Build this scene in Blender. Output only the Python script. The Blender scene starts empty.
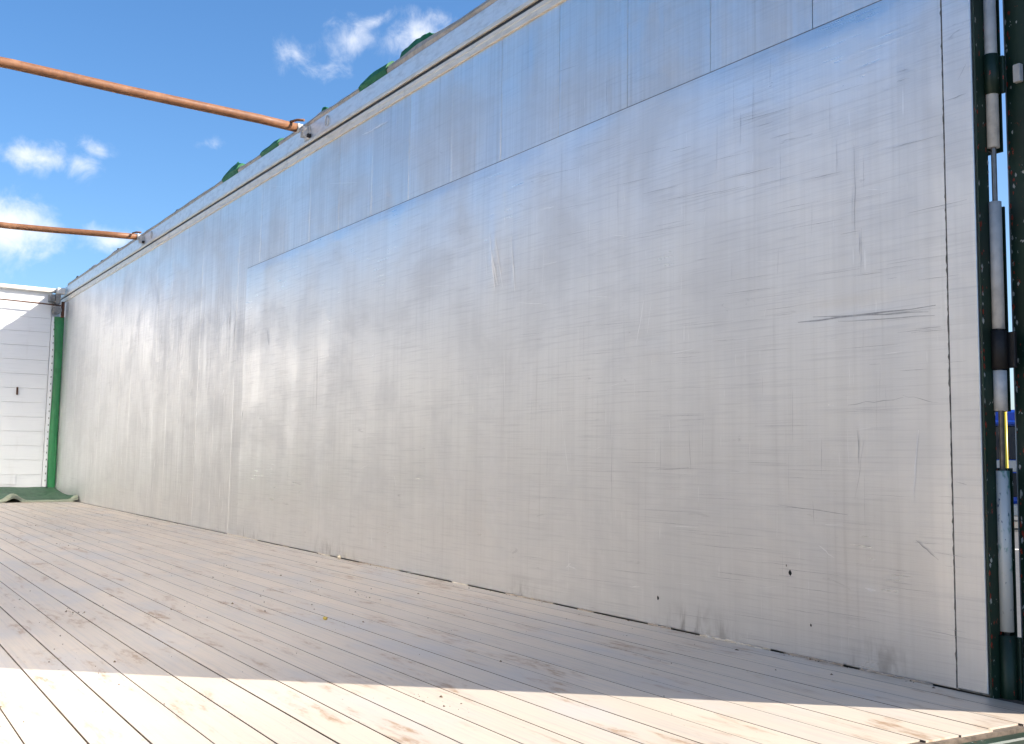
import bpy, bmesh, math, random
from mathutils import Vector, Matrix, noise as mnoise
random.seed(7)
scene = bpy.context.scene
col = scene.collection
rad = math.radians

# ------------------------------------------------------------------ camera
FPX, YAW, PITCH, ROLL = 1120.0, 0.5472, 0.1026, 0.0164
CAM = Vector((0.0, 2.6037, 0.5901))
fwd = Vector((math.cos(PITCH)*math.cos(YAW), -math.cos(PITCH)*math.sin(YAW), math.sin(PITCH)))
rgt0 = Vector((-math.sin(YAW), -math.cos(YAW), 0)); up0 = rgt0.cross(fwd)
rgt = rgt0*math.cos(ROLL) + up0*math.sin(ROLL)
upv = -rgt0*math.sin(ROLL) + up0*math.cos(ROLL)
cd = bpy.data.cameras.new('camera'); cam = bpy.data.objects.new('camera', cd); col.objects.link(cam)
cd.sensor_width = 36.0; cd.lens = FPX/1024*36.0; cd.shift_y = -28.5/1024
cd.clip_start = 0.05; cd.clip_end = 5000
m = Matrix((rgt, upv, -fwd)).transposed().to_4x4(); m.translation = CAM
cam.matrix_world = m
scene.camera = cam

# ------------------------------------------------------------------ light
SUN_EL = rad(34.0)
SUN_H = Vector((-0.632, -0.775))                      # horizontal direction towards the sun
world = bpy.data.worlds.new('World'); scene.world = world; world.use_nodes = True
wn, wl = world.node_tree.nodes, world.node_tree.links
wn.clear()
def W(t, **k):
    n = wn.new(t)
    for a, b in k.items(): setattr(n, a, b)
    return n
def wmath(op, a, b=None, c=None):
    n = W('ShaderNodeMath', operation=op)
    for i, v in enumerate((a, b, c)):
        if v is None: continue
        if isinstance(v, (int, float)): n.inputs[i].default_value = v
        else: wl.new(v, n.inputs[i])
    return n.outputs[0]
sky = W('ShaderNodeTexSky', sky_type='NISHITA', sun_disc=False)
sky.sun_elevation = SUN_EL; sky.sun_rotation = math.atan2(SUN_H.x, SUN_H.y)
sky.altitude = 300; sky.air_density = 0.85; sky.dust_density = 2.2; sky.ozone_density = 2.6
tc = W('ShaderNodeTexCoord'); sep = W('ShaderNodeSeparateXYZ'); wl.new(tc.outputs['Generated'], sep.inputs[0])
az = wmath('MULTIPLY', wmath('ARCTAN2', sep.outputs[1], sep.outputs[0]), 180/math.pi)
el = wmath('MULTIPLY', wmath('ARCSINE', sep.outputs[2]), 180/math.pi)
cmb = W('ShaderNodeCombineXYZ'); wl.new(az, cmb.inputs[0]); wl.new(el, cmb.inputs[1])
nz = W('ShaderNodeTexNoise'); wl.new(cmb.outputs[0], nz.inputs['Vector'])
nz.inputs['Scale'].default_value = 0.62; nz.inputs['Detail'].default_value = 5; nz.inputs['Roughness'].default_value = 0.62
nz.inputs['Distortion'].default_value = 0.4
# small fair-weather clouds: centre azimuth, elevation, half-widths, tilt, weight (degrees)
CLOUDS = [(-8.1, 13.7, 1.5, 0.55, 0.12, 0.95), (-9.5, 13.7, 1.0, 0.5, 0.0, 0.8), (-10.5, 14.4, 0.7, 0.4, 0.0, 0.75), (-6.6, 10.3, 1.55, 1.15, 0.0, 1.25),
          (-4.2, 9.6, 2.0, 1.3, 0.0, 1.2), (-11.4, 10.15, 1.25, 0.5, -0.05, 0.95), (-22.6, 20.7, 1.3, 0.7, -0.42, 0.92),
          (-19.9, 19.9, 0.9, 0.7, 0.0, 0.74), (-23.8, 21.6, 0.9, 0.35, -0.5, 0.8), (-26.0, 21.1, 1.5, 0.7, -0.35, 0.95),
          (-21.3, 19.3, 1.6, 0.5, 0.1, 0.6), (-15.6, 15.2, 0.9, 0.3, 0.0, 0.55)]
tot = None
for a0, e0, sa, se, tl, wgt in CLOUDS:
    mpp = W('ShaderNodeMapping', vector_type='TEXTURE'); wl.new(cmb.outputs[0], mpp.inputs[0])
    mpp.inputs['Location'].default_value = (a0, e0, 0); mpp.inputs['Rotation'].default_value = (0, 0, math.atan(tl)); mpp.inputs['Scale'].default_value = (sa, se, 1)
    ln = W('ShaderNodeVectorMath', operation='LENGTH'); wl.new(mpp.outputs[0], ln.inputs[0])
    g = wmath('MULTIPLY_ADD', ln.outputs['Value'], -0.42*wgt, 1.05*wgt)
    tot = g if tot is None else wmath('MAXIMUM', tot, g)
tot = wmath('MAXIMUM', tot, 0.0)
# the same kind of cloud scattered over the rest of the sky
nb = W('ShaderNodeTexNoise'); mp = W('ShaderNodeMapping'); wl.new(tc.outputs['Generated'], mp.inputs[0])
mp.inputs['Scale'].default_value = (4.2, 4.2, 8.0); mp.inputs['Location'].default_value = (3.1, 7.7, 1.9)
wl.new(mp.outputs[0], nb.inputs['Vector']); nb.inputs['Scale'].default_value = 1.0; nb.inputs['Detail'].default_value = 2
scat = wmath('MULTIPLY', wmath('SUBTRACT', nb.outputs[0], 0.62), 6.0)
tot = wmath('MAXIMUM', tot, wmath('MINIMUM', scat, 1.0))
den = wmath('ADD', tot, wmath('MULTIPLY', wmath('SUBTRACT', nz.outputs[0], 0.5), 1.35))
mr = W('ShaderNodeMapRange', interpolation_type='SMOOTHSTEP'); wl.new(den, mr.inputs[0])
mr.inputs[1].default_value = 0.32; mr.inputs[2].default_value = 1.25
mixc = W('ShaderNodeMix', data_type='RGBA'); wl.new(wmath('MULTIPLY', mr.outputs[0], 0.85), mixc.inputs[0])
hs = W('ShaderNodeHueSaturation'); hs.inputs['Saturation'].default_value = 1.24; wl.new(sky.outputs[0], hs.inputs['Color']); wl.new(hs.outputs[0], mixc.inputs[6]); mixc.inputs[7].default_value = (5.0, 5.1, 5.4, 1)
bg = W('ShaderNodeBackground'); bg.inputs[1].default_value = 0.10
wl.new(mixc.outputs[2], bg.inputs[0])
world.cycles.sampling_method = 'MANUAL'; world.cycles.sample_map_resolution = 512
wo = W('ShaderNodeOutputWorld'); wl.new(bg.outputs[0], wo.inputs[0])

sd = bpy.data.lights.new('sun', 'SUN'); sd.energy = 4.8; sd.angle = rad(0.53); sd.color = (1.0, 0.935, 0.85)
sun = bpy.data.objects.new('sun', sd); col.objects.link(sun)
ldir = Vector((-SUN_H.x*math.cos(SUN_EL), -SUN_H.y*math.cos(SUN_EL), -math.sin(SUN_EL)))
sun.rotation_euler = ldir.to_track_quat('-Z', 'Y').to_euler(); sun.location = (-20, -25, 25)

vs = scene.view_settings
vs.view_transform = 'Standard'; vs.look = 'None'; vs.exposure = 1.25; vs.gamma = 1.0; vs.use_curve_mapping = False

cy = scene.cycles
cy.max_bounces = 5; cy.diffuse_bounces = 3; cy.glossy_bounces = 4; cy.transmission_bounces = 2
cy.blur_glossy = 0.0; cy.caustics_reflective = True; cy.use_adaptive_sampling = True; cy.adaptive_threshold = 0.02; cy.use_denoising = True

# ------------------------------------------------------------------ helpers
class NT:
    def __init__(s, name):
        s.m = bpy.data.materials.new(name); s.m.use_nodes = True
        s.n, s.l = s.m.node_tree.nodes, s.m.node_tree.links
        s.b = s.n['Principled BSDF']; s.geo = s.n.new('ShaderNodeNewGeometry')
    def put(s, sock, v):
        if hasattr(v, 'is_output'): s.l.new(v, sock)
        else: sock.default_value = v
    def math(s, op, a, b=None, clamp=False):
        n = s.n.new('ShaderNodeMath'); n.operation = op; n.use_clamp = clamp
        s.put(n.inputs[0], a)
        if b is not None: s.put(n.inputs[1], b)
        return n.outputs[0]
    def noise(s, scale, detail=3, rough=0.55, loc=(0, 0, 0), src=None, dist=0.0):
        mp = s.n.new('ShaderNodeMapping'); s.l.new(src or s.geo.outputs['Position'], mp.inputs[0])
        mp.inputs['Scale'].default_value = scale; mp.inputs['Location'].default_value = loc
        t = s.n.new('ShaderNodeTexNoise'); s.l.new(mp.outputs[0], t.inputs['Vector'])
        t.inputs['Scale'].default_value = 1; t.inputs['Detail'].default_value = detail
        t.inputs['Roughness'].default_value = rough; t.inputs['Distortion'].default_value = dist
        return t.outputs[0]
    def ramp(s, v, a, b, lo=0.0, hi=1.0):
        n = s.n.new('ShaderNodeMapRange'); n.interpolation_type = 'SMOOTHSTEP'; s.put(n.inputs[0], v)
        n.inputs[1].default_value = a; n.inputs[2].default_value = b
        n.inputs[3].default_value = lo; n.inputs[4].default_value = hi
        return n.outputs[0]
    def mix(s, f, a, b, mode='MIX'):
        n = s.n.new('ShaderNodeMix'); n.data_type = 'RGBA'; n.blend_type = mode
        s.put(n.inputs[0], f)
        for i, v in ((6, a), (7, b)):
            if isinstance(v, tuple) and len(v) == 3: v = (*v, 1)
            s.put(n.inputs[i], v)
        return n.outputs[2]
    def bump(s, h, dist, strength=1.0, prev=None):
        n = s.n.new('ShaderNodeBump'); s.l.new(h, n.inputs['Height']); n.inputs['Distance'].default_value = dist
        n.inputs['Strength'].default_value = strength
        if prev is not None: s.l.new(prev, n.inputs['Normal'])
        s.l.new(n.outputs[0], s.b.inputs['Normal']); return n.outputs[0]
    def rnd(s):
        n = s.n.new('ShaderNodeObjectInfo'); return n.outputs['Random']
    def set(s, **k):
        for a, v in k.items():
            key = {'color': 'Base Color', 'rough': 'Roughness', 'metal': 'Metallic', 'spec': 'Specular IOR Level',
                   'aniso': 'Anisotropic'}[a]
            if isinstance(v, tuple) and len(v) == 3: v = (*v, 1)
            s.put(s.b.inputs[key], v)
        return s.m

def aluminium(name, ribs):
    """bare aluminium gone dull: scratches along the wall, run marks down it, scuffs; joints between pieces are geometry"""
    t = NT(name)
    scr = t.noise((2.4, 1, 105), 2, 0.8)          # fine scratches along the wall
    scr2 = t.noise((0.8, 1, 30), 3, 0.75, (5, 0, 3), dist=0.35)
    drip = t.noise((42, 1, 0.9), 2, 0.7, (2, 0, 0))          # run marks down the wall
    blot = t.noise((1.5, 1, 1.9), 4, 0.62, (1, 0, 8), dist=0.5)
    scuff = t.noise((6.0, 1, 26), 4, 0.75, (4, 2, 1), dist=0.8)
    spot = t.ramp(t.noise((2.3, 1, 2.6), 2, 0.6, (7, 0, 1)), 0.44, 0.66)   # where the marks gather
    kd = 0.45 if ribs else 0.24
    wide = t.noise((6.5, 1, 0.6), 2, 0.55, (3, 0, 9), dist=0.3); nick = t.noise((75, 1, 7), 1, 0.6, (8, 0, 5))
    c = t.mix(t.ramp(drip, 0.35, 0.70, 0, kd), (0.785, 0.78, 0.765), (0.635, 0.63, 0.615))
    c = t.mix(t.math('MULTIPLY', t.ramp(drip, 0.60, 0.70), t.math('ADD', t.math('MULTIPLY', spot, 0.45*kd), 0.15*kd)), c, (0.42, 0.405, 0.385))
    c = t.mix(t.ramp(scr, 0.48, 0.74, 0, 0.16 if ribs else 0.27), c, (0.43, 0.43, 0.435))
    c = t.mix(t.ramp(wide, 0.42, 0.68, 0, 0.22 if ribs else 0.13), c, (0.54, 0.53, 0.52))
    c = t.mix(t.math('MULTIPLY', t.ramp(scr2, 0.52, 0.76), t.math('ADD', t.math('MULTIPLY', spot, 0.24), 0.04)), c, (0.38, 0.375, 0.37))
    c = t.mix(t.math('MULTIPLY', t.ramp(nick, 0.70, 0.78), t.ramp(wide, 0.4, 0.6, 0.1, 0.8)), c, (0.88, 0.875, 0.86))
    c = t.mix(t.ramp(blot, 0.42, 0.70, 0, 0.5), c, (0.60, 0.60, 0.59))
    c = t.mix(t.math('MULTIPLY', t.ramp(scuff, 0.62, 0.76), t.math('MULTIPLY', spot, 0.5)), c, (0.24, 0.24, 0.24))
    if not ribs:                                             # grime splashed up from the floor
        sp_ = t.n.new('ShaderNodeSeparateXYZ'); t.l.new(t.geo.outputs['Position'], sp_.inputs[0])
        low = t.math('MULTIPLY', t.ramp(sp_.outputs[2], 0.14, 0.0), t.ramp(t.noise((1.3, 1, 1), 2, 0.5, (4.4, 0, 2)), 0.5, 0.62))
        c = t.mix(t.math('MULTIPLY', low, t.ramp(t.noise((16, 1, 5), 3, 0.7, (2, 0, 6), dist=0.5), 0.42, 0.72, 0, 0.75)), c, (0.27, 0.255, 0.235))
    r = t.math('ADD', t.ramp(blot, 0.32, 0.68, *((0.40, 0.54) if ribs else (0.30, 0.46))), t.math('MULTIPLY', t.math('SUBTRACT', scr, 0.5), 0.22))
    h = t.math('ADD', t.math('MULTIPLY', scr, 0.0005), t.math('MULTIPLY', scr2, 0.0004))
    if ribs:
        rn = t.rnd()                                         # every plank came from another batch
        c = t.mix(t.math('MULTIPLY', rn, 0.22), c, (0.50, 0.49, 0.475))
        r = t.math('ADD', r, t.math('MULTIPLY', t.math('SUBTRACT', drip, 0.5), 0.35))
        rb = t.noise((12.5, 1, 0.5), 1, 0.5, (3, 0, 2)); rb2 = t.noise((30, 1, 2.2), 2, 0.5, (0, 0, 7))
        h = t.math('ADD', h, t.math('ADD', t.math('MULTIPLY', rb, 0.0045), t.math('MULTIPLY', rb2, 0.0017)))
    t.bump(h, 1.0, 0.7)
    return t.set(color=c, rough=r, metal=0.93 if ribs else 0.86, spec=0.5)
M = {}
M['plank'] = aluminium('ribbed_aluminium', True)
M['sheet'] = aluminium('sheet_aluminium', False)

def plain(name, colr, rough=0.5, metal=0.0, var=0.12, sc=25, bump=0.0006):
    t = NT(name)
    a = t.noise((sc, sc, sc), 4, 0.6); b = t.noise((3, 3, 3), 3)
    lo = tuple(v*(1-var*2) for v in colr)
    c = t.mix(t.ramp(a, 0.35, 0.75, 0, 0.7), colr, lo); c = t.mix(t.ramp(b, 0.4, 0.7, 0, 0.5), c, lo)
    t.bump(a, bump, 0.7)
    return t.set(color=c, rough=t.ramp(a, 0.2, 0.8, rough-0.08, rough+0.1), metal=metal)
def rail_mat(name, colr, metal):
    t = NT(name)
    a = t.noise((9, 30, 30), 5, 0.65); d = t.noise((26, 8, 3), 4, 0.6, (3, 0, 1))
    c = t.mix(t.ramp(a, 0.4, 0.75, 0, 0.7), colr, tuple(v*0.7 for v in colr))
    c = t.mix(t.ramp(d, 0.58, 0.78, 0, 0.6), c, (0.33, 0.30, 0.27))
    t.bump(a, 0.0008, 0.7)
    return t.set(color=c, rough=t.ramp(a, 0.2, 0.8, 0.34, 0.52), metal=metal)
M['rail'] = rail_mat('rail_aluminium', (0.74, 0.74, 0.73), 0.55)
M['cap'] = rail_mat('weathered_rail_lip', (0.74, 0.67, 0.56), 0.2)
M['dark'] = plain('black_rubber_and_gap_shade', (0.016, 0.013, 0.012), 0.6)
M['sealant'] = plain('grey_sealant_and_joint_shade', (0.20, 0.185, 0.165), 0.7, var=0.3, sc=60)
M['galv'] = plain('galvanised_steel', (0.68, 0.655, 0.62), 0.6, 0.0, 0.18, 30)
M['rod'] = plain('bare_steel_rod', (0.25, 0.24, 0.23), 0.4, 0.7, 0.2, 40)
M['ground'] = plain('asphalt_yard', (0.09, 0.088, 0.084), 0.85, 0, 0.15, 2)
M['blue'] = plain('blue_truck_paint', (0.012, 0.07, 0.42), 0.3, 0, 0.05, 2, 0)
M['glass'] = plain('dark_windscreen', (0.01, 0.015, 0.03), 0.08, 0, 0.05, 2, 0)
M['yellow'] = plain('yellow_paint', (0.75, 0.52, 0.02), 0.4, 0, 0.08, 5, 0)
M['beige'] = plain('pale_plastic', (0.62, 0.55, 0.46), 0.5)
M['tyre'] = plain('tyre_rubber', (0.02, 0.02, 0.02), 0.8)
M['lamp'] = plain('lamp_lens', (0.7, 0.7, 0.68), 0.15)
M['seal'] = plain('bright_green_vinyl', (0.012, 0.19, 0.055), 0.5, 0, 0.15, 14, 0.001)
M['tarp'] = plain('green_tarpaulin', (0.006, 0.15, 0.036), 0.6, 0, 0.25, 14, 0.001)
M['tarp_dull'] = plain('dusty_green_tarpaulin', (0.028, 0.095, 0.040), 0.6, 0, 0.2, 18, 0.001)
M['hem'] = plain('tarpaulin_underside', (0.33, 0.35, 0.24), 0.6, 0, 0.15, 30)
M['tarp_grey'] = plain('faded_tarpaulin_back', (0.50, 0.42, 0.34), 0.62, 0, 0.25, 22, 0.001)
M['rust'] = plain('rusty_steel', (0.13, 0.055, 0.03), 0.8, 0, 0.3, 40)
M['crumb'] = plain('dried_dirt', (0.17, 0.115, 0.07), 0.9, 0, 0.4, 90)
M['pebble'] = plain('pale_pebble', (0.66, 0.58, 0.44), 0.7, 0, 0.2, 60)
M['pebble_y'] = plain('yellow_grain', (0.42, 0.31, 0.06), 0.7, 0, 0.3, 60)
M['gap_dirt'] = plain('packed_dark_dirt', (0.15, 0.112, 0.08), 0.95, 0, 0.4, 60)
M['scratch'] = plain('bare_scratched_metal', (0.90, 0.895, 0.88), 0.55, 0.25, 0.1, 60, 0)
M['scuff'] = plain('rubbed_and_shaded_metal', (0.51, 0.51, 0.515), 0.5, 0.5, 0.2, 60, 0)
M['primer'] = plain('red_primer', (0.36, 0.045, 0.02), 0.7, 0, 0.3, 80, 0)
M['bare'] = plain('bare_chipped_metal', (0.55, 0.53, 0.48), 0.6, 0.1, 0.3, 80, 0)
M['hole'] = plain('dark_pit', (0.012, 0.011, 0.010), 0.8)

t = NT('white_board_paint')
a = t.noise((3, 3, 40), 4, 0.6); b = t.noise((2, 9, 1.2), 4, 0.6)
c = t.mix(t.ramp(a, 0.5, 0.8, 0, 0.4), (0.76, 0.76, 0.755), (0.60, 0.60, 0.60))
c = t.mix(t.ramp(b, 0.55, 0.8, 0, 0.35), c, (0.56, 0.54, 0.51)); t.bump(a, 0.0006, 0.6)
M['white'] = t.set(color=c, rough=0.42)

t = NT('copper_brown_paint')
a = t.noise((22, 22, 22), 5, 0.65); b = t.noise((7, 7, 7), 4, 0.6, (4, 1, 2)); d = t.noise((60, 60, 60), 3)
c = t.mix(t.ramp(a, 0.4, 0.7), (0.205, 0.090, 0.040), (0.145, 0.064, 0.032))
c = t.mix(t.ramp(b, 0.52, 0.7, 0, 0.6), c, (0.30, 0.155, 0.085)); c = t.mix(t.ramp(d, 0.66, 0.74, 0, 0.7), c, (0.12, 0.06, 0.04))
t.bump(a, 0.0008, 0.8)
M['bow'] = t.set(color=c, rough=t.ramp(b, 0.35, 0.65, 0.45, 0.68), spec=0.35)

t = NT('chipped_dark_green_paint')
a = t.noise((70, 70, 40), 4, 0.65); b = t.noise((60, 60, 34), 4, 0.65, (4, 9, 2)); d = t.noise((9, 9, 9), 3)
c = t.mix(t.ramp(d, 0.4, 0.7), (0.007, 0.030, 0.015), (0.011, 0.023, 0.013))
c = t.mix(t.ramp(a, 0.66, 0.675), c, (0.34, 0.045, 0.025)); c = t.mix(t.ramp(b, 0.675, 0.69), c, (0.48, 0.47, 0.42))
t.bump(a, 0.0008, 0.8)
M['post'] = t.set(color=c, rough=0.5)

t = NT('chipped_pale_green_tube')
a = t.noise((55, 55, 30), 4, 0.6); b = t.noise((24, 24, 9), 4, 0.65, (1, 5, 2))
c = t.mix(t.ramp(b, 0.56, 0.62), (0.56, 0.58, 0.56), (0.16, 0.30, 0.24)); c = t.mix(t.ramp(a, 0.62, 0.66, 0, 0.85), c, (0.03, 0.06, 0.12))
M['pale_tube'] = t.set(color=c, rough=0.45, metal=0.15)

t = NT('worn_aluminium_floor')
rn = t.rnd()
st = t.noise((1.3, 75, 1), 5, 0.7); bl = t.noise((1.4, 2.6, 1), 4, 0.6, (2, 7, 0)); sp = t.noise((55, 70, 1), 3, 0.6)
mud = t.noise((2.0, 9, 1), 5, 0.7, (6, 3, 0), dist=0.4); fl = t.noise((9, 30, 1), 5, 0.7, (1, 1, 0))
c = t.mix(rn, (0.69, 0.575, 0.445), (0.625, 0.53, 0.42))
c = t.mix(t.ramp(st, 0.42, 0.75, 0, 0.55), c, (0.42, 0.385, 0.35))
c = t.mix(t.ramp(bl, 0.45, 0.7, 0, 0.6), c, (0.50, 0.485, 0.47))
c = t.mix(t.math('MULTIPLY', t.ramp(mud, 0.52, 0.66), t.ramp(fl, 0.44, 0.6, 0.10, 0.85)), c, (0.36, 0.22, 0.115))
c = t.mix(t.math('MULTIPLY', t.ramp(sp, 0.70, 0.76), 0.8), c, (0.13, 0.10, 0.075))
c = t.mix(t.math('MULTIPLY', t.ramp(fl, 0.66, 0.76), 0.45), c, (0.2, 0.17, 0.15))
hh = t.math('ADD', st, t.math('MULTIPLY', sp, 0.6)); t.bump(hh, 0.0012, 0.6)
M['slat'] = t.set(color=c, rough=t.ramp(bl, 0.3, 0.7, 0.42, 0.55), metal=0.35)

def link(name, mesh, mat, parent=None, loc=(0, 0, 0)):
    o = bpy.data.objects.new(name, mesh); col.objects.link(o); o.location = loc
    if mat is not None and mesh is not None and not mesh.materials: mesh.materials.append(M[mat])
    if parent is not None: o.parent = parent                # every parent stays at the world origin unless noted
    return o
def tag(o, label=None, cat=None, group=None, kind=None):
    for k, v in (('label', label), ('category', cat), ('group', group), ('kind', kind)):
        if v: o[k] = v
    return o
def empty(name, loc=(0, 0, 0)):
    o = bpy.data.objects.new(name, None); col.objects.link(o); o.location = loc; o.empty_display_size = 0.2; return o
def tomesh(bm, name, smooth=False):
    me = bpy.data.meshes.new(name); bmesh.ops.recalc_face_normals(bm, faces=bm.faces[:]); bm.to_mesh(me); bm.free()
    if smooth:
        for p in me.polygons: p.use_smooth = True
    return me
def boxbm(bm, x0, x1, y0, y1, z0, z1, bev=0.0):
    vs_ = [bm.verts.new(p) for p in ((x0,y0,z0),(x1,y0,z0),(x1,y1,z0),(x0,y1,z0),(x0,y0,z1),(x1,y0,z1),(x1,y1,z1),(x0,y1,z1))]
    fs = [bm.faces.new([vs_[i] for i in f]) for f in ((3,2,1,0),(4,5,6,7),(0,1,5,4),(1,2,6,5),(2,3,7,6),(3,0,4,7))]
    if bev > 0:
        es = list({e for f in fs for e in f.edges})
        bmesh.ops.bevel(bm, geom=es, offset=bev, segments=1, affect='EDGES')
def box(name, x0, x1, y0, y1, z0, z1, mat, parent=None, bev=0.0):
    """a bevelled block with its origin at its own centre"""
    cx, cy, cz = (x0+x1)/2, (y0+y1)/2, (z0+z1)/2
    bm = bmesh.new(); boxbm(bm, x0-cx, x1-cx, y0-cy, y1-cy, z0-cz, z1-cz, bev)
    off = Vector((cx, cy, cz)) - (wpos(parent) if parent else Vector())
    return link(name, tomesh(bm, name), mat, parent, off)
WP = {}
def wpos(o):
    p = Vector(o.location); q = o.parent
    while q: p += Vector(q.location); q = q.parent
    return p
def prism(name, prof, axis, a, b, mat, parent=None):
    """profile extruded along an axis; axis 'x': (y,z) points, 'z': (x,y) points"""
    bm = bmesh.new(); n = len(prof)
    def P(p, s): return (s, p[0], p[1]) if axis == 'x' else (p[0], p[1], s)
    A = [bm.verts.new(P(p, a)) for p in prof]; B = [bm.verts.new(P(p, b)) for p in prof]
    for i in range(n): bm.faces.new((A[i], A[(i+1) % n], B[(i+1) % n], B[i]))
    bm.faces.new(A[::-1]); bm.faces.new(B)
    off = -wpos(parent) if parent else Vector()
    return link(name, tomesh(bm, name), mat, parent, off)
def tubebm(bm, pts, r, seg=14, cap=True):
    pts = [Vector(p) for p in pts]; rs = r if isinstance(r, (list, tuple)) else [r]*len(pts)
    rings = []
    for i, p in enumerate(pts):
        d = (pts[min(i+1, len(pts)-1)] - pts[max(i-1, 0)]).normalized()
        ref = Vector((0, 0, 1)) if abs(d.z) < 0.9 else Vector((1, 0, 0))
        u = d.cross(ref).normalized(); v = d.cross(u)
        rings.append([bm.verts.new(p + (u*math.cos(2*math.pi*k/seg) + v*math.sin(2*math.pi*k/seg))*rs[i]) for k in range(seg)])
    for a, b in zip(rings, rings[1:]):
        for k in range(seg):
            f = bm.faces.new((a[k], a[(k+1) % seg], b[(k+1) % seg], b[k])); f.smooth = True
    if cap: bm.faces.new(rings[0][::-1]); bm.faces.new(rings[-1])
def tube(name, pts, r, mat, parent=None, seg=14):
    bm = bmesh.new(); tubebm(bm, pts, r, seg); off = -wpos(parent) if parent else Vector()
    return link(name, tomesh(bm, name), mat, parent, off)
def lump(name, loc, s, mat, seed, parent=None):
    bm = bmesh.new(); bmesh.ops.create_icosphere(bm, subdivisions=2, radius=1)
    for v in bm.verts:
        k = 1 + 0.35*mnoise.noise(v.co*1.4 + Vector((seed, 0, 0))); v.co = Vector((v.co.x*s[0], v.co.y*s[1], v.co.z*s[2]))*k
    zmin = min(v.co.z for v in bm.verts)
    for v in bm.verts: v.co.z -= zmin
    return link(name, tomesh(bm, name, True), mat, parent, loc)

# ------------------------------------------------------------------ the yard
bm = bmesh.new(); g = [bm.verts.new(p) for p in ((-1500,-1500,0),(1500,-1500,0),(1500,1500,0),(-1500,1500,0))]; bm.faces.new(g)
ground = tag(link('ground', tomesh(bm, 'ground'), 'ground', None, (0, 0, -1.2)), kind='structure')

# ------------------------------------------------------------------ the trailer
XE, XL, XR, L = 1.88, 8.0767, 1.9757, 15.7165          # wall end, liner edges, bulkhead face
PP, P0 = 0.4871, 11.719                                 # plank pitch and one plank joint
WID, ZT = 2.52, 2.635
FRONT = 16.35
trailer = empty('truck_trailer', (0, 0, -1.2))
tag(trailer, 'open-topped aluminium truck trailer seen from inside its open rear end', 'trailer')

# floor: bearers, then one slat after another
floor = box('floor', 1.64, FRONT, -0.05, WID+0.05, -0.16, -0.0045, 'gap_dirt', trailer)
GL = [0.536 + 0.1121*k for k in range(-4, 18)]           # joints between slats
edges = [0.004] + [y for y in GL if 0.02 < y < WID-0.02] + [WID-0.004]
SLX0, SLX1 = 1.66, FRONT-0.02
def slat_mesh(w):
    bm = bmesh.new(); hw = w/2; h = 0.0
    prof = [(-hw, -0.030), (hw, -0.030), (hw, -0.0010), (hw-0.0008, 0), (-hw+0.0008, 0), (-hw, -0.0010)]
    n = len(prof); xs = (0, SLX1-SLX0)
    A = [bm.verts.new((xs[0], p[0], p[1])) for p in prof]; B = [bm.verts.new((xs[1], p[0], p[1])) for p in prof]
    for i in range(n): bm.faces.new((A[i], A[(i+1) % n], B[(i+1) % n], B[i]))
    bm.faces.new(A[::-1]); bm.faces.new(B)
    me = tomesh(bm, 'slat'); me.materials.append(M['slat']); me.materials.append(M['gap_dirt'])
    for p in me.polygons:
        if abs(p.normal.y) > 0.5: p.material_index = 1
    return me
slat_cache = {}
for y0, y1 in zip(edges, edges[1:]):
    gap = random.choice((0.0014, 0.0020, 0.0028, 0.0040)); w = round(y1-y0-gap, 4)
    me = slat_cache.get(w)
    if me is None: me = slat_cache[w] = slat_mesh(w)
    o = link('slat', me, 'slat', floor)
    o.location = Vector((SLX0 + random.uniform(-0.012, 0.012), (y0+y1)/2, random.uniform(-0.0007, 0.0))) - wpos(floor)
box('rear_sill', 1.60, 1.638, -0.06, WID+0.06, -0.20, -0.012, 'post', floor, 0.004)

def plank_mesh():
    """a hollow wall plank: flat face with chamfered edges"""
    bm = bmesh.new(); w = PP - 0.0024
    prof = [(0.0, -0.028), (0.0, -0.0015), (0.0015, 0.0)]
    prof += [(w-0.0015, 0.0), (w, -0.0015), (w, -0.028)]
    A = [bm.verts.new((p[0], p[1], 0)) for p in prof]; B = [bm.verts.new((p[0], p[1], ZT)) for p in prof]
    for i in range(len(prof)): j = (i+1) % len(prof); bm.faces.new((A[i], A[j], B[j], B[i]))
    return tomesh(bm, 'wall_plank')
pk = plank_mesh()
def build_wall(side):
    """side -1: the wall in view; side 1: the wall facing it"""
    y = 0.0 if side < 0 else WID
    o0, o1 = (y-0.045, y-0.0285) if side < 0 else (y+0.0285, y+0.045)
    wall = box('side_wall', XE, FRONT, o0, o1, -0.03, ZT+0.13, 'rail', trailer)
    k0 = int(math.floor((P0-XR)/PP)); xs = [P0 - k*PP for k in range(k0, -11, -1)]
    for x in xs:
        if x > FRONT - PP: break
        o = link('wall_plank', pk, 'plank', wall)
        if side > 0: o.rotation_euler.z = math.pi; o.location = Vector((x+PP, WID + random.uniform(0, 0.0012), 0.003)) - wpos(wall)
        else: o.location = Vector((x, -0.0025 + random.uniform(-0.0012, 0.0), 0.003)) - wpos(wall)
    return wall
wall = build_wall(-1)
wall['label'] = 'long scratched aluminium side wall filling the view'
wall2 = build_wall(1)

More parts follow.
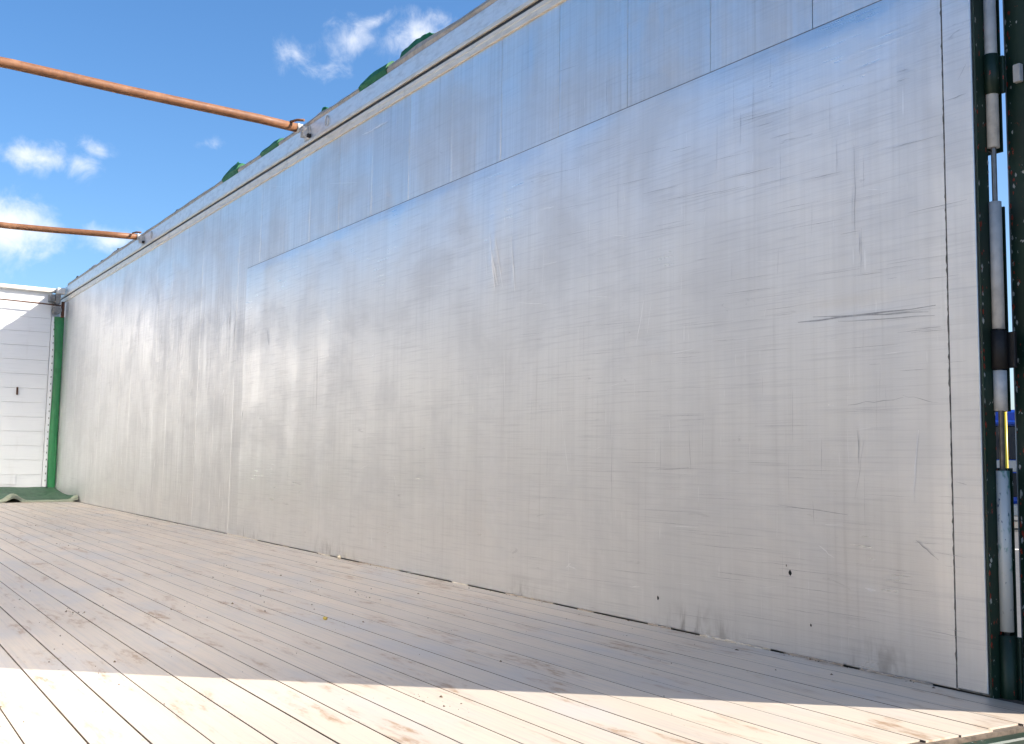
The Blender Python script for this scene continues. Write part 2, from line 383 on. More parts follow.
# the large liner sheet screwed over the planks; it is not quite flat
def liner():
    nx, nz_ = 250, 84; z0, z1 = 0.006, 1.9677
    x0, x1 = XR+0.002, XL
    bm = bmesh.new()
    dents = [(4.43, 1.52, 0.035, 0.16, 0.0045), (4.30, 1.47, 0.022, 0.15, -0.0035), (4.58, 1.50, 0.05, 0.13, -0.0022), (6.56, 0.95, 0.11, 0.45, -0.004),
             (6.95, 0.85, 0.10, 0.5, 0.004), (7.6, 0.8, 0.12, 0.5, 0.003), (7.9, 0.9, 0.08, 0.7, -0.003),
             (3.25, 1.0, 0.05, 0.02, 0.002), (2.33, 1.06, 0.20, 0.012, -0.0035), (2.28, 0.23, 0.035, 0.02, 0.003), (5.0, 0.3, 0.06, 0.2, -0.002)]
    def yy(x, z):
        d = 0.0060*mnoise.noise(Vector((x*0.9, z*0.8, 3.3))) + 0.0026*mnoise.noise(Vector((x*3.4, z*1.2, 8.1)))
        d += 0.0007*mnoise.noise(Vector((x*12, z*2.3, 1.7))) + 0.0025
        for a, b, sa, sb, amp in dents:
            q = ((x-a)/sa)**2 + ((z-b)/sb)**2
            if q < 9: d += amp*math.exp(-q)
        e = min(1, min(x-x0, x1-x, z-z0+0.03, z1-z)/0.05)
        return 0.0035 + max(-0.0055, d)*max(0, e)
    global LY
    LY = yy
    rows = []
    for j in range(nz_+1):
        z = z0 + (z1-z0)*j/nz_
        rows.append([bm.verts.new((x0+(x1-x0)*i/nx, yy(x0+(x1-x0)*i/nx, z), z)) for i in range(nx+1)])
    for j in range(nz_):
        for i in range(nx):
            f = bm.faces.new((rows[j][i], rows[j][i+1], rows[j+1][i+1], rows[j+1][i])); f.smooth = True
    # turned-back edges
    for line in (rows[0], rows[-1], [r[0] for r in rows], [r[-1] for r in rows]):
        a = [bm.verts.new(v.co) for v in line]; b = [bm.verts.new((v.co.x, -0.0022, v.co.z)) for v in line]
        for i in range(len(line)-1): bm.faces.new((a[i], a[i+1], b[i+1], b[i]))
    me = bpy.data.meshes.new('liner_sheet'); bmesh.ops.recalc_face_normals(bm, faces=bm.faces[:]); bm.to_mesh(me); bm.free()
    return link('liner_sheet', me, 'sheet', wall, -wpos(wall))
box('joint_shade', XR+0.006, XL, -0.0022, 0.0012, 1.969, 1.9722, 'sealant', wall)  # thin dark strip painted as the shaded gap above the liner
liner()['label'] = 'smooth sheet screwed over the lower wall'
box('end_panel', XE+0.002, XR-0.002, -0.028, 0.0042, 0.006, ZT-0.06, 'sheet', wall, 0.0015)
# ragged bead of old sealant in the joint beside the end panel
def bead(name, pts, wfun, hfun, mat, parent):
    bm = bmesh.new(); prev = None
    for i, (p, d, n) in enumerate(pts):
        a, h = wfun(i), hfun(i)
        ring = [bm.verts.new(p - d*a), bm.verts.new(p - d*a*0.4 + n*h), bm.verts.new(p + d*a*0.5 + n*h), bm.verts.new(p + d*a)]
        if prev:
            for k in range(3): bm.faces.new((prev[k], prev[k+1], ring[k+1], ring[k]))
        prev = ring
    return link(name, tomesh(bm, name), mat, parent, -wpos(parent))
rng = random.Random(3)
bead('sealant_bead', [(Vector((XR+rng.uniform(-.0012,.0012), 0.0008, 0.01+i*0.012)), Vector((1,0,0)), Vector((0,1,0))) for i in range(210)],
     lambda i: rng.choice((0.0018, 0.0024, 0.0030, 0.0046)), lambda i: rng.uniform(0.0006, 0.0052), 'sealant', wall)
for i0, i1 in ((2.05, 2.32), (2.36, 2.62), (2.66, 3.02), (3.15, 3.3), (3.62, 3.75), (3.9, 4.3), (4.62, 4.8), (5.35, 5.9), (6.3, 6.5), (7.0, 7.1), (7.6, 8.3)):
    n_ = int((i1-i0)/0.012)
    bead('dirt_bead', [(Vector((i0+i*0.012, 0.004+rng.uniform(0,.002), 0.001)), Vector((0,0.6,-0.6)), Vector((0,0.5,0.8))) for i in range(n_)],
         lambda i: rng.uniform(0.001, 0.006), lambda i: rng.uniform(0.001, 0.007), rng.choice(('tarp_grey', 'cap')), wall)
for hx, hz, hr in ((2.575, 0.25, 0.0075), (3.226, 0.10, 0.006), (2.49, 0.101, 0.004), (2.59, 0.272, 0.003)):
    bm = bmesh.new()
    ring = [bm.verts.new((hr*math.cos(k*math.pi/5)*rng.uniform(.6,1.1), 0.0, hr*math.sin(k*math.pi/5)*rng.uniform(.8,1.5))) for k in range(10)]
    c0 = bm.verts.new((0, 0.0022, 0))
    for k in range(10): bm.faces.new((c0, ring[k], ring[(k+1) % 10]))
    link('rivet_hole', tomesh(bm, 'rivet_hole'), 'hole', wall, Vector((hx, 0.0048, hz)) - wpos(wall))

# scratches, scuffs and one painted dent shadow with a shape of their own, read off the photograph and laid on the wall
def wallpt(px, py):
    d = rgt*((px-512)/FPX) + upv*((343.5-py)/FPX) + fwd
    return CAM + d*(-CAM.y/d.y)
YB = [0.0]
def sliver(bm, pts, w, lift=0.0011):
    n = len(pts); prev = None; YB[0] = (YB[0] + 0.00003) % 0.0006
    for i, p in enumerate(pts):
        f = i/(n-1); ww = w*(0.25 + 0.75*math.sin(math.pi*min(max(f, 0.04), 0.96)))*rng.uniform(0.6, 1.2)
        a = pts[min(i+1, n-1)] - pts[max(i-1, 0)]; nrm = Vector((-a.z, 0, a.x)).normalized()*ww/2
        y = surf(p.x, p.z) + lift + YB[0]
        ring = [bm.verts.new((p.x+nrm.x, y, p.z+nrm.z)), bm.verts.new((p.x-nrm.x, y, p.z-nrm.z))]
        if prev: bm.faces.new((prev[0], prev[1], ring[1], ring[0]))
        prev = ring
def surf(x, z):
    if XR+0.002 < x < XL and z < 1.967: return LY(x, z)
    return 0.0045 if x < XR else 0.0
def mark(bm, p0, p1, w, n=7, wob=0.0012):
    a, b = wallpt(*p0), wallpt(*p1)
    sliver(bm, [a.lerp(b, i/(n-1)) + Vector((rng.gauss(0, wob), 0, rng.gauss(0, wob))) for i in range(n)], w)
bmB, bmD = bmesh.new(), bmesh.new()
for p0, p1, w in (((491,232),(497,292),.012), ((497,238),(504,288),.009), ((494,255),(499,285),.014), ((512,236),(516,292),.009), ((486,245),(489,280),.006), ((505,180),(506,225),.005), ((513,200),(514,240),.003), ((541,210),(555,207),.004),
                  ((645,300),(637,345),.004), ((652,303),(648,335),.003), ((565,438),(569,472),.004), ((562,400),(563,430),.003), ((430,330),(432,420),.004), ((505,350),(506,405),.003),
                  ((395,475),(397,487),.008), ((372,528),(373,548),.008), ((570,565),(578,570),.006), ((567,568),(572,563),.005), ((868,588),(878,591),.010), ((372,130),(388,121),.012), ((362,135),(374,130),.008),
                  ((92,455),(91,472),.02), ((101,466),(100,484),.02), ((121,456),(122,466),.02), ((920,430),(915,500),.004), ((820,545),(835,558),.004)):
    mark(bmB, p0, p1, w)
for _ in range(130):                                        # streaks where loads have rubbed the planks near the bulkhead
    x = rng.uniform(75, 235); y = rng.uniform(305, 500); mark(bmB, (x, y), (x-1.5, y+rng.uniform(6, 26)), rng.uniform(.006, .014), 5, 0.002)
for _ in range(70):
    x = rng.uniform(245, 900); y = rng.uniform(180, 600); v = rng.random() < 0.6
    mark(bmB, (x, y), (x+rng.uniform(-2, 2), y+rng.uniform(8, 40)) if v else (x+rng.uniform(8, 30), y-rng.uniform(-2, 6)), rng.uniform(.0012, .003), 6, 0.0006)
for p0, p1, w in (((800,322),(938,306),.006), ((815,318),(930,312),.004), ((840,322),(936,316),.003), ((607,76),(607,110),.004), ((856,145),(856,235),.0014), ((866,440),(857,500),.0012), ((613,437),(612,513),.002),
                  ((860,430),(861,470),.002), ((850,405),(905,398),.002), ((905,395),(940,403),.0015), ((780,505),(850,515),.003), ((918,540),(940,560),.0025), ((690,430),(692,470),.002), ((655,470),(690,468),.002),
                  ((268,330),(269,345),.008), ((244,410),(243,420),.012), ((318,350),(317,410),.006)):  # last mark paints the dent's upright shadow as a dark streak
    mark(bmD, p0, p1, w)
for _ in range(150):
    x = rng.uniform(520, 965); y = rng.uniform(60, 640); l = rng.uniform(8, 70)
    mark(bmD, (x, y), (min(x+l, 968), y + (430-y)*-0.0*l + l*(y-440)*0.0009), rng.uniform(.0006, .0015), 7, 0.0004)
for _ in range(60):
    x = rng.uniform(250, 900); y = rng.uniform(30, 560); mark(bmD, (x, y), (x+rng.uniform(-1, 1), y+rng.uniform(10, 60)), rng.uniform(.0006, .0014), 7, 0.0004)
for bm_, nm, mt in ((bmB, 'bright_scratches', 'scratch'), (bmD, 'scuffs_and_dent_shade', 'scuff')):
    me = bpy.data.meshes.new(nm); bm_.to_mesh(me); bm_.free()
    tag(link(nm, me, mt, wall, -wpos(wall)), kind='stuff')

# top rail above each wall
def rail(side):
    def Y(v): return v if side < 0 else WID - v
    def pr(name, pts, mat, par): return prism(name, [(Y(a), b) for a, b in pts], 'x', XE+0.01, FRONT, mat, par)
    r = pr('top_rail', [(-0.0015, 2.664), (0.004, 2.668), (0.004, 2.764), (-0.0, 2.770), (-0.075, 2.770), (-0.075, 2.640), (-0.047, 2.640), (-0.047, 2.767), (-0.027, 2.767), (-0.027, 2.664)], 'rail', trailer)
    pr('rail_lip', [(-0.026, 2.6395), (0.012, 2.6395), (0.0145, 2.643), (0.0145, 2.658), (0.011, 2.6635), (-0.026, 2.6635)], 'cap', r)
    pr('gap_shade', [(-0.026, 2.6245), (0.0035, 2.6245), (0.0035, 2.6390), (-0.026, 2.6390)], 'dark', r)  # black strip painting the shade of the gap below the lip
    pr('lower_cap', [(-0.0035, 2.566), (0.006, 2.566), (0.0085, 2.570), (0.0085, 2.576), (0.005, 2.580), (0.005, 2.598), (0.008, 2.602), (0.008, 2.621), (0.0045, 2.624), (-0.0035, 2.624)], 'cap', r)
    return r
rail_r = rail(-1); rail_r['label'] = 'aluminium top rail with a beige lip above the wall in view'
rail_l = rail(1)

# brackets that carry the bows on the rail
def bracket_set(x, parent):
    bm = bmesh.new()
    boxbm(bm, x-0.055, x+0.04, 0.0045, 0.011, 2.672, 2.762, 0.002)
    boxbm(bm, x-0.045, x-0.035, 0.011, 0.045, 2.69, 2.755, 0.002)
    boxbm(bm, x+0.012, x+0.022, 0.011, 0.045, 2.69, 2.755, 0.002)
    tubebm(bm, [(x-0.06, 0.032, 2.735), (x+0.035, 0.032, 2.735)], 0.007, 8)
    o = link('bow_bracket', tomesh(bm, 'bow_bracket'), 'galv', parent, -wpos(parent))
    box('catch', x-0.078, x-0.058, 0.0045, 0.03, 2.675, 2.70, 'dark', parent, 0.003)
    bm = bmesh.new(); pts = [(x-0.36+0.028*math.cos(a), 0.010, 2.715+0.028*math.sin(a)*1.2) for a in [k*math.pi/6 for k in range(13)]]
    tubebm(bm, pts, 0.004, 6, False)
    link('rail_ring', tomesh(bm, 'rail_ring'), 'galv', parent, -wpos(parent))
for x in (6.93, 11.44): bracket_set(x, rail_r)

# sliding white bulkhead at the front: boards one above another
bulk = box('bulkhead', L+0.02, L+0.05, 0.10, WID-0.1, 0.06, 2.66, 'white', trailer)
nb_, z0, z1 = 14, 0.10, 2.70
bh = (z1-z0)/nb_
bme = None
for k in range(nb_):
    o = box('board', L-0.012, L+0.018, 0.165, WID-0.165, z0+k*bh+0.0012, z0+(k+1)*bh-0.0012, 'white', bulk, 0.002)
    if bme is None: bme = o.data
    else: o.data = bme
box('edge_strip', L-0.02, L+0.018, 0.105, 0.158, 0.13, 2.36, 'white', bulk, 0.003)
for k in range(24):
    box('perforation', L-0.023, L-0.0195, 0.118, 0.128, 0.20+k*0.09, 0.222+k*0.09, 'sealant', bulk)
latch = box('latch', L-0.03, L-0.012, 0.512, 0.535, 1.31, 1.41, 'rust', bulk, 0.004)
box('kick_plate', L-0.019, L-0.0125, 0.47, 1.1, 0.155, 0.285, 'white', bulk, 0.003)
# green seal between bulkhead and wall, leaning a little
bm = bmesh.new(); n_ = 40; prev = None
for i in range(n_+1):
    f = i/n_; z = 0.10 + 2.26*f; lean = 0.008 + 0.028*f
    w0, w1 = 0.108-0.03*(1-f)+0.012*math.sin(f*7), 0.004
    ring = [bm.verts.new((L-0.03-0.006*math.sin(f*11), w0+0.012, z)), bm.verts.new((L-0.045-0.012*math.sin(f*5+1), (w0+w1)/2, z)), bm.verts.new((L-0.05, w1, z)),
            bm.verts.new((L-0.04, w1, z)), bm.verts.new((L-0.02, w0+0.012, z))]
    if prev:
        for k in range(5): bm.faces.new((prev[k], prev[(k+1) % 5], ring[(k+1) % 5], ring[k]))
    prev = ring
link('side_seal', tomesh(bm, 'side_seal', True), 'seal', bulk, -wpos(bulk))['label'] = 'bright green strip sealing the bulkhead against the wall'
# header tube, cable and corner gear
tube('header_tube', [(L-0.05, 0.13, 2.698), (L-0.05, 1.2, 2.712), (L-0.05, WID-0.13, 2.698)], 0.030, 'galv', bulk)
tube('cable', [(L-0.10, 0.06, 2.50), (L-0.11, 0.3, 2.512), (L-0.11, 0.7, 2.522), (L-0.11, 1.3, 2.535), (L-0.11, WID-0.1, 2.55)], 0.009, 'rust', bulk, 8)
bm = bmesh.new()
boxbm(bm, L-0.11, L-0.022, 0.14, 0.215, 2.545, 2.645, 0.006); boxbm(bm, L-0.12, L-0.03, 0.075, 0.138, 2.52, 2.66, 0.006)
tubebm(bm, [(L-0.13, 0.11, 2.44), (L-0.03, 0.11, 2.44)], 0.055, 14)
tubebm(bm, [(L-0.14, 0.17, 2.60), (L-0.10, 0.17, 2.60)], 0.026, 10)
link('corner_bracket', tomesh(bm, 'corner_bracket'), 'rod', bulk, -wpos(bulk))
box('guide_post', L-0.09, L-0.05, 0.016, 0.055, 2.35, 2.56, 'rust', bulk, 0.004)
box('end_fitting', L-0.13, L-0.02, 0.02, 0.13, 2.655, 2.735, 'galv', bulk, 0.01)
box('front_wall', FRONT, FRONT+0.05, -0.05, WID+0.05, -0.16, 2.62, 'white', trailer)

# rear corner: green post with cut-outs, hinge tubes and rods
NOTCH = [(0.587, 0.737), (1.293, 1.445), (2.0, 2.15)]
TX, TY, TR = 1.861, -0.052, 0.0163
bm = bmesh.new(); zz = [-0.16] + [v for n in NOTCH for v in n] + [2.78]
boxbm(bm, XE-0.006, XE, -0.046, -0.0012, -0.16, 2.76)
for a, b in zip(zz[::2], zz[1::2]):
    boxbm(bm, XE-0.0062, XE-0.0002, -0.088, -0.0465, a, b)
    boxbm(bm, 1.856, XE-0.0066, -0.0875, -0.0815, a, b)
    boxbm(bm, XE+0.0004, XE+0.10, -0.088, -0.082, a, b)
post = link('rear_post', tomesh(bm, 'rear_post'), 'post', trailer, -wpos(trailer))
post['label'] = 'dark green steel corner post with chipped paint'
def vtube(name, za, zb, r, mat): return tube(name, [(TX, TY, za), (TX, TY, zb)], r, mat, post, 16)
vtube('hinge_rod', -0.1, 2.76, 0.0072, 'rod')
vtube('hinge_tube', 1.452, 2.0, TR, 'galv'); vtube('hinge_tube', 0.956, 1.302, TR, 'galv'); vtube('hinge_tube', 0.738, 0.845, TR+0.0012, 'galv')
vtube('hinge_tube', 0.165, 0.580, TR+0.001, 'pale_tube')['label'] = 'pale tube with flaking green paint'
vtube('hinge_tube', 2.15, 2.74, TR, 'galv')
def collar(za, zb, mat, r=0.0195, lug=0.026):
    bm = bmesh.new(); tubebm(bm, [(TX, TY, za), (TX, TY, zb)], r, 16)
    boxbm(bm, TX-lug, TX+0.008, TY-0.026, TY-0.014, za+0.004, zb-0.004, 0.002)
    return link('hinge_collar', tomesh(bm, 'hinge_collar'), mat, post, -wpos(post))
collar(1.600, 1.712, 'post'); collar(2.30, 2.41, 'post'); collar(-0.10, 0.155, 'post', 0.020)
cl = collar(0.848, 0.952, 'dark', 0.0205, 0.036); cl['label'] = 'black clamp round the tube'

# paint knocked off the edges, down to red primer and bare metal
def chips(name, mat, n, pick, parent):
    bm = bmesh.new()
    for _ in range(n):
        p, u, v, nn = pick(); s0 = rng.uniform(0.0012, 0.0055); k = rng.randint(5, 8); a0 = rng.uniform(0, 6)
        p = p + nn*rng.uniform(0.0003, 0.0009)
        bm.faces.new([bm.verts.new(p + u*(s0*rng.uniform(.4, 1.0)*math.cos(a0+6.283*i/k)) + v*(s0*rng.uniform(.6, 2.2)*math.sin(a0+6.283*i/k))) for i in range(k)])
    me = bpy.data.meshes.new(name); bm.to_mesh(me); bm.free()
    tag(link(name, me, mat, parent, -wpos(parent)), kind='stuff')
NX, PY, UZ = Vector((-1, 0, 0)), Vector((0, 1, 0)), Vector((0, 0, 1))
def on_cap():
    while True:
        z = rng.uniform(0, 2.7); y = rng.choice((-0.0465 - abs(rng.gauss(0, 0.003)), -0.052 - rng.random()*0.012, -0.003 - abs(rng.gauss(0, 0.002)), -0.044 + abs(rng.gauss(0, 0.002))))
        if y > -0.046 or not any(a-0.005 < z < b+0.005 for a, b in NOTCH): return Vector((XE-0.0063, y, z)), PY, UZ, NX
chips('primer_chips', 'primer', 150, on_cap, post); chips('metal_chips', 'bare', 110, on_cap, post)

# open rear door: its hinge stile stands beside the tubes, the leaf points away from the trailer
bm = bmesh.new(); boxbm(bm, 1.545, 1.856, -0.225, -0.105, -0.14, 2.72, 0.004)  # unseen rear part deepened to place the shadow edge on the floor
door = link('rear_door', tomesh(bm, 'rear_door'), 'post', trailer, -wpos(trailer)); door['label'] = 'dark green stile of the opened rear door'
box('door_leaf', 1.60, 1.65, -1.45, -0.228, -0.12, 2.70, 'galv', door, 0.004)
box('edge_trim', 1.8565, 1.8590, -0.135, -0.1075, -0.13, 2.70, 'rail', door)
box('hinge_lug', 1.800, 1.822, -0.104, -0.088, 1.63, 1.68, 'galv', door, 0.002)

def on_stile(): return Vector((1.852 - abs(rng.gauss(0, 0.009)), -0.105, rng.uniform(0, 2.6))), Vector((1, 0, 0)), UZ, PY
chips('primer_chips', 'primer', 70, on_stile, door); chips('metal_chips', 'bare', 60, on_stile, door)

# ------------------------------------------------------------------ roof bows laid across the open top
def ray(P, k): return CAM + (Vector(P) - CAM)*k
def bow(pts, label, k):
    o = empty('roof_bow', pts[0]); tag(o, label, 'roof bow', 'steel bows across the open roof')
    tube('tube', pts, 0.030, 'bow', o, 20)
    a, b = Vector(pts[0]), Vector(pts[-1])
    for e, s in ((a, -1), (b, 1)):
        bm = bmesh.new()
        boxbm(bm, e.x-0.022, e.x+0.022, e.y-0.03 if s < 0 else e.y-0.008, e.y+0.008 if s < 0 else e.y+0.03, e.z+0.004, e.z+0.026, 0.003)
        tubebm(bm, [(e.x, e.y - s*0.012, e.z), (e.x, e.y + s*0.006, e.z)], 0.0335, 18)
        link('end_fitting', tomesh(bm, 'end_fitting'), 'galv', o, -wpos(o))
    bm = bmesh.new(); tubebm(bm, [(a.x-0.02, a.y+0.06, a.z+0.028), (a.x-0.06, a.y+0.03, a.z+0.036), (a.x-0.10, a.y-0.005, a.z+0.03)], 0.009, 8)
    link('locking_lever', tomesh(bm, 'locking_lever'), 'bow', o, -wpos(o))
b1 = [(6.983, 0.05, 2.762), (6.983, 0.312, 2.779), (6.983, 0.72, 2.794), (6.983, 1.155, 2.810), (6.983, 1.528, 2.830), (6.983, 1.825, 2.845)]
b1 = [ray(p, 1-0.010*(p[1]-0.05)) for p in b1] + [Vector((6.83, 2.15, 2.800)), Vector((6.82, 2.455, 2.765))]
bow(b1, 'nearer copper-brown roof bow running off the picture, bracketed to the rail', 1)
b2 = [(11.468, 0.05, 2.752), (11.468, 0.34, 2.744), (11.468, 0.617, 2.735), (11.468, 0.858, 2.726), (11.468, 1.237, 2.718)]
b2 = [ray(p, 1+0.020*(p[1]-0.05)) for p in b2] + [Vector((11.80, 1.75, 2.785)), Vector((11.86, 2.455, 2.755))]
bow(b2, 'farther and slightly bent copper-brown roof bow near the white bulkhead', 1)

# ------------------------------------------------------------------ folded roof tarpaulin lying along the wall's outer edge
def tarp_roll():
    root = empty('folded_tarpaulin', (8.5, -0.05, 2.7705))
    tag(root, 'folded roof tarpaulin, green with faded back, lying along the top rail', 'tarpaulin')
    bumps = [(8.58, 0.16, 0.035), (7.60, 0.10, 0.010), (5.86, 0.20, 0.020), (5.30, 0.30, 0.030), (4.4, 0.5, 0.012), (6.75, 0.08, 0.012), (12.9, 0.1, 0.02), (14.0, 0.1, 0.02), (2.9, 0.5, 0.03)]
    green = [(8.42, 8.80), (7.50, 7.86), (5.70, 6.08), (2.5, 3.1)]
    def section(x):
        h = 0.048 + 0.010*mnoise.noise(Vector((x*1.7, 0, 0))) + 0.006*mnoise.noise(Vector((x*7, 3, 0)))
        for c0, s0, a0 in bumps: h += a0*math.exp(-((x-c0)/s0)**2)
        sag = 0.004*mnoise.noise(Vector((x*5, 9, 0)))
        return [(-0.004+sag, 0.0), (0.003+sag, h*0.35), (-0.008+sag, h*0.75), (-0.03, h), (-0.065, h*0.95), (-0.085, h*0.45), (-0.083, -0.05), (-0.0765, -0.05), (-0.0765, 0.0)]
    def strip(name, xa, xb, mat, grow, zb=0.0):
        bm = bmesh.new(); n = max(3, int((xb-xa)/0.03)); prev = None; first = None
        for i in range(n+1):
            x = xa + (xb-xa)*i/n; e = 1 + grow
            ring = [bm.verts.new((x, y*e + (0.008 if grow else 0), 2.7706 + z*e + zb)) for y, z in section(x)]
            if prev:
                for k in range(len(ring)): j = (k+1) % len(ring); bm.faces.new((prev[k], prev[j], ring[j], ring[k]))
            else: first = ring
            prev = ring
        bm.faces.new(first[::-1]); bm.faces.new(prev)
        return link(name, tomesh(bm, name), mat, root, -wpos(root))
    strip('folded_cloth', 1.95, 15.6, 'tarp_grey', 0)
    for i, (a, b) in enumerate(green):
        strip('green_fold', a, b, 'tarp', 0.30)
    # the loose hump that shows green behind the pale edge
    for c0, w0, h0 in ((5.40, 0.28, 0.112), (6.73, 0.07, 0.082), (8.55, 0.10, 0.112)):
        bm = bmesh.new(); bmesh.ops.create_icosphere(bm, subdivisions=4, radius=1)
        for v in bm.verts:
            k = 0.98 + 0.22*mnoise.noise(v.co*2.1 + Vector((c0, 0, 0))) - 0.22*abs(mnoise.noise(Vector((v.co.x*4.5+v.co.z*3, v.co.y*3, c0))))
            v.co = Vector((v.co.x*w0*k, v.co.y*0.03*k, max(0, v.co.z)*h0*k))
        bmesh.ops.remove_doubles(bm, verts=bm.verts[:], dist=1e-4)
        link('green_hump', tomesh(bm, 'green_hump', True), 'tarp', root, Vector((c0, -0.04, 2.775)) - wpos(root))
    for x in (11.9, 12.75, 12.95, 13.6, 14.3, 15.1, 10.3):
        q_ = 0.5 + 0.5*((x*37) % 1); bm = bmesh.new(); boxbm(bm, -0.06*q_, 0.06*q_, -0.012, 0.012, 0, 0.026*q_, 0.004); boxbm(bm, -0.02, 0.02, -0.009, 0.009, 0.027*q_, 0.04*q_, 0.002)
        link('strap_buckle', tomesh(bm, 'strap_buckle'), 'dark', root, Vector((x, -0.03, 2.806)) - wpos(root))
    return root
tarp_roll()

# ------------------------------------------------------------------ tarpaulin apron in front of the bulkhead
def apron():
    bm = bmesh.new(); nu, nv = 70, 22
    ya, yb = 0.010, 2.45
    rows = []
    for j in range(nv+1):
        v = j/nv; row = []
        for i in range(nu+1):
            u = i/nu; y = ya + (yb-ya)*u
            xf = 14.12 + 0.05*math.sin(y*5.2) + (0.25 if y < 0.06 else 0)*0
            x = (L-0.03)*(1-v) + xf*v
            z = 0.115*(1-v)**1.6 + 0.012 + 0.010*mnoise.noise(Vector((x*3, y*4, 0)))
            fold = math.exp(-((y-0.72)/0.10)**2)*0.085*v + 0.022*v*max(0, math.sin(y*4.4+2.0)) + math.exp(-((y-0.02)/0.045)**2)*0.055*v**3
            z += fold
            row.append(bm.verts.new((x, y, max(z, 0.004))))
        rows.append(row)
    for j in range(nv):
        for i in range(nu):
            f = bm.faces.new((rows[j][i], rows[j][i+1], rows[j+1][i+1], rows[j+1][i])); f.smooth = True
    me = bpy.data.meshes.new('cloth'); bmesh.ops.recalc_face_normals(bm, faces=bm.faces[:])
    edge = [Vector(v.co) for v in rows[-1]]
    bm.to_mesh(me); bm.free()
    root = empty('tarpaulin_apron', (14.9, 0.9, 0.0)); tag(root, 'green tarpaulin apron with wavy pale hem lying at the foot of the bulkhead', 'tarpaulin')
    c = link('cloth', me, 'tarp_dull', root, -wpos(root)); sm = c.modifiers.new('s', 'SOLIDIFY'); sm.thickness = 0.004; sm.offset = 1
    bm = bmesh.new(); prev = None
    for p in edge:
        ring = [bm.verts.new(p + Vector((0.004, 0, 0.006))), bm.verts.new(p + Vector((-0.050, 0, 0.004))), bm.verts.new(p + Vector((-0.12, 0, -min(p.z-0.002, 0.050)*0.9))), bm.verts.new(p + Vector((-0.115, 0, -min(p.z-0.004, 0.050)*0.9+0.004)))]
        if prev:
            for k in range(4): bm.faces.new((prev[k], prev[(k+1) % 4], ring[(k+1) % 4], ring[k]))
        prev = ring
    link('hem', tomesh(bm, 'hem', True), 'hem', root, -wpos(root))
apron()

# ------------------------------------------------------------------ bits on the floor
tag(lump('pebble', (6.10, 0.030, 0.0), (0.014, 0.012, 0.012), 'pebble', 1), 'small pale pebble lying against the foot of the wall', 'pebble')
tag(lump('grain_husk', (3.869, 1.018, 0.0), (0.008, 0.010, 0.006), 'pebble_y', 5), 'tiny yellowish grain lying alone on the floor slats', 'grain')
bm = bmesh.new(); r2 = random.Random(11)
def crumb(x, y, s):
    k = 5; a0 = r2.uniform(0, 6); zc = -0.002
    st_ = r2.uniform(1, 2.6)
    ring = [bm.verts.new((x+s*st_*math.cos(a0+6.283*i/k)*r2.uniform(.6, 1.1), y+s*math.sin(a0+6.283*i/k)*r2.uniform(.6, 1.1), zc)) for i in range(k)]
    tp = bm.verts.new((x, y, s*r2.uniform(0.3, 0.9)))
    for i in range(k): bm.faces.new((ring[i], ring[(i+1) % k], tp))
clusters = [(r2.uniform(2.3, 13.5), r2.uniform(0.05, 2.4), r2.uniform(0.05, 0.5)) for _ in range(46)]
for cx, cy, cr in clusters:
    for _ in range(r2.randint(4, 16)):
        yy_ = cy + r2.gauss(0, cr*0.25)
        if 0.02 < yy_ < 2.45: crumb(cx + r2.gauss(0, cr), yy_, abs(r2.gauss(0, 0.0030))+0.0016)
for _ in range(650): crumb(r2.uniform(2.0, 13.8), r2.uniform(0.012, 2.45), abs(r2.gauss(0, 0.0015))+0.0008)
for _ in range(160): crumb(r2.uniform(2.0, 13.8), 0.010+abs(r2.gauss(0, 0.012)), abs(r2.gauss(0, 0.002))+0.001)
tag(link('floor_dirt', tomesh(bm, 'floor_dirt'), 'crumb'), 'brown crumbs of dirt scattered over the floor slats', 'dirt', kind='stuff')

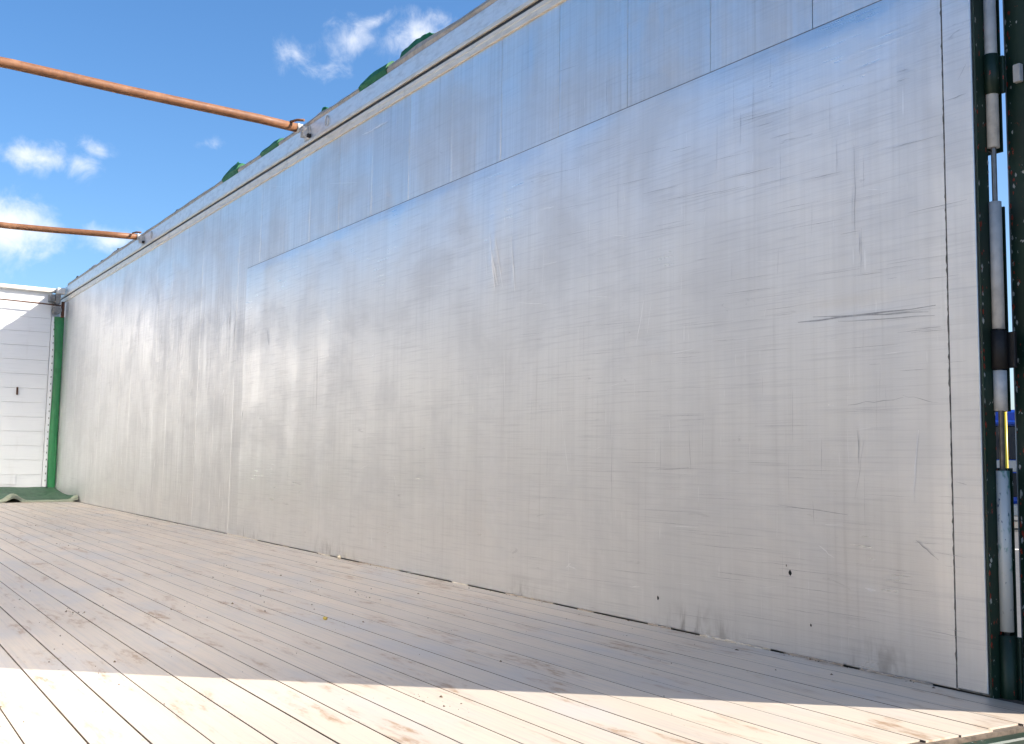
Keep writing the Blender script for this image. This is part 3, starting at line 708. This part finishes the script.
# ------------------------------------------------------------------ what shows through the gap beside the post
def truck(cx, cy, ang):
    root = empty('parked_truck', (cx, cy, -1.2)); root.rotation_euler.z = ang
    tag(root, 'blue truck parked in the yard, glimpsed through the hinge gap', 'truck')
    def part(name, mat, *boxes, bev=0.05, parent=root):
        bm = bmesh.new()
        for b in boxes: boxbm(bm, *b, bev)
        return link(name, tomesh(bm, name), mat, parent)
    cab = part('cab', 'blue', (-1.25, 1.25, 0.0, 2.0, 0.75, 3.42), bev=0.08)
    part('windscreen', 'glass', (-1.1, 1.1, -0.03, 0.02, 2.0, 2.95), bev=0.02, parent=cab)
    part('sun_visor', 'blue', (-1.12, 1.12, -0.25, 0.0, 2.98, 3.1), bev=0.03, parent=cab)
    part('front_panel', 'beige', (-1.0, 1.0, -0.03, 0.02, 1.66, 1.98), bev=0.02, parent=cab)
    part('grille', 'dark', (-0.85, 0.85, -0.03, 0.02, 0.95, 1.62), bev=0.02, parent=cab)
    for s in (-1, 1):
        part('headlight', 'lamp', (s*0.95-0.2, s*0.95+0.2, -0.10, 0.0, 0.72, 0.95), bev=0.03)
        part('mirror', 'dark', (s*1.42-0.12, s*1.42+0.12, -0.05, 0.1, 2.0, 2.7), bev=0.03)
    part('bumper', 'beige', (-1.25, 1.25, -0.08, 0.3, 0.4, 0.74), bev=0.04)
    part('cargo_box', 'beige', (-1.25, 1.25, 2.3, 8.5, 1.1, 3.3), bev=0.03)
    part('chassis', 'dark', (-0.45, 0.45, 0.3, 8.3, 0.6, 1.0), bev=0.02)
    for s in (-1, 1):
        for y in (1.2, 6.6):
            bm = bmesh.new(); tubebm(bm, [(s*0.95-0.16, y, 0.5), (s*0.95+0.16, y, 0.5)], 0.5, 24)
            w = link('wheel', tomesh(bm, 'wheel'), 'tyre', root)
            bm = bmesh.new(); tubebm(bm, [(s*1.12-0.02, y, 0.5), (s*1.12+0.02, y, 0.5)], 0.27, 16)
            link('rim', tomesh(bm, 'rim'), 'galv', w)
dg = math.radians(-54.7)
truck(0 + 35*math.cos(dg), 2.6 + 35*math.sin(dg), math.radians(215.3))
yp = empty('yellow_pole', (0 + 27*math.cos(rad(-55.15)), 2.6 + 27*math.sin(rad(-55.15)), -1.2)); tag(yp, 'yellow steel pole standing in front of the blue truck', 'pole')
bm = bmesh.new(); tubebm(bm, [(0, 0, 0.02), (0, 0, 3.05)], 0.035, 12); link('shaft', tomesh(bm, 'shaft'), 'yellow', yp)
bm = bmesh.new(); boxbm(bm, -0.15, 0.15, -0.15, 0.15, 0, 0.02, 0.004); link('base_plate', tomesh(bm, 'base_plate'), 'galv', yp)
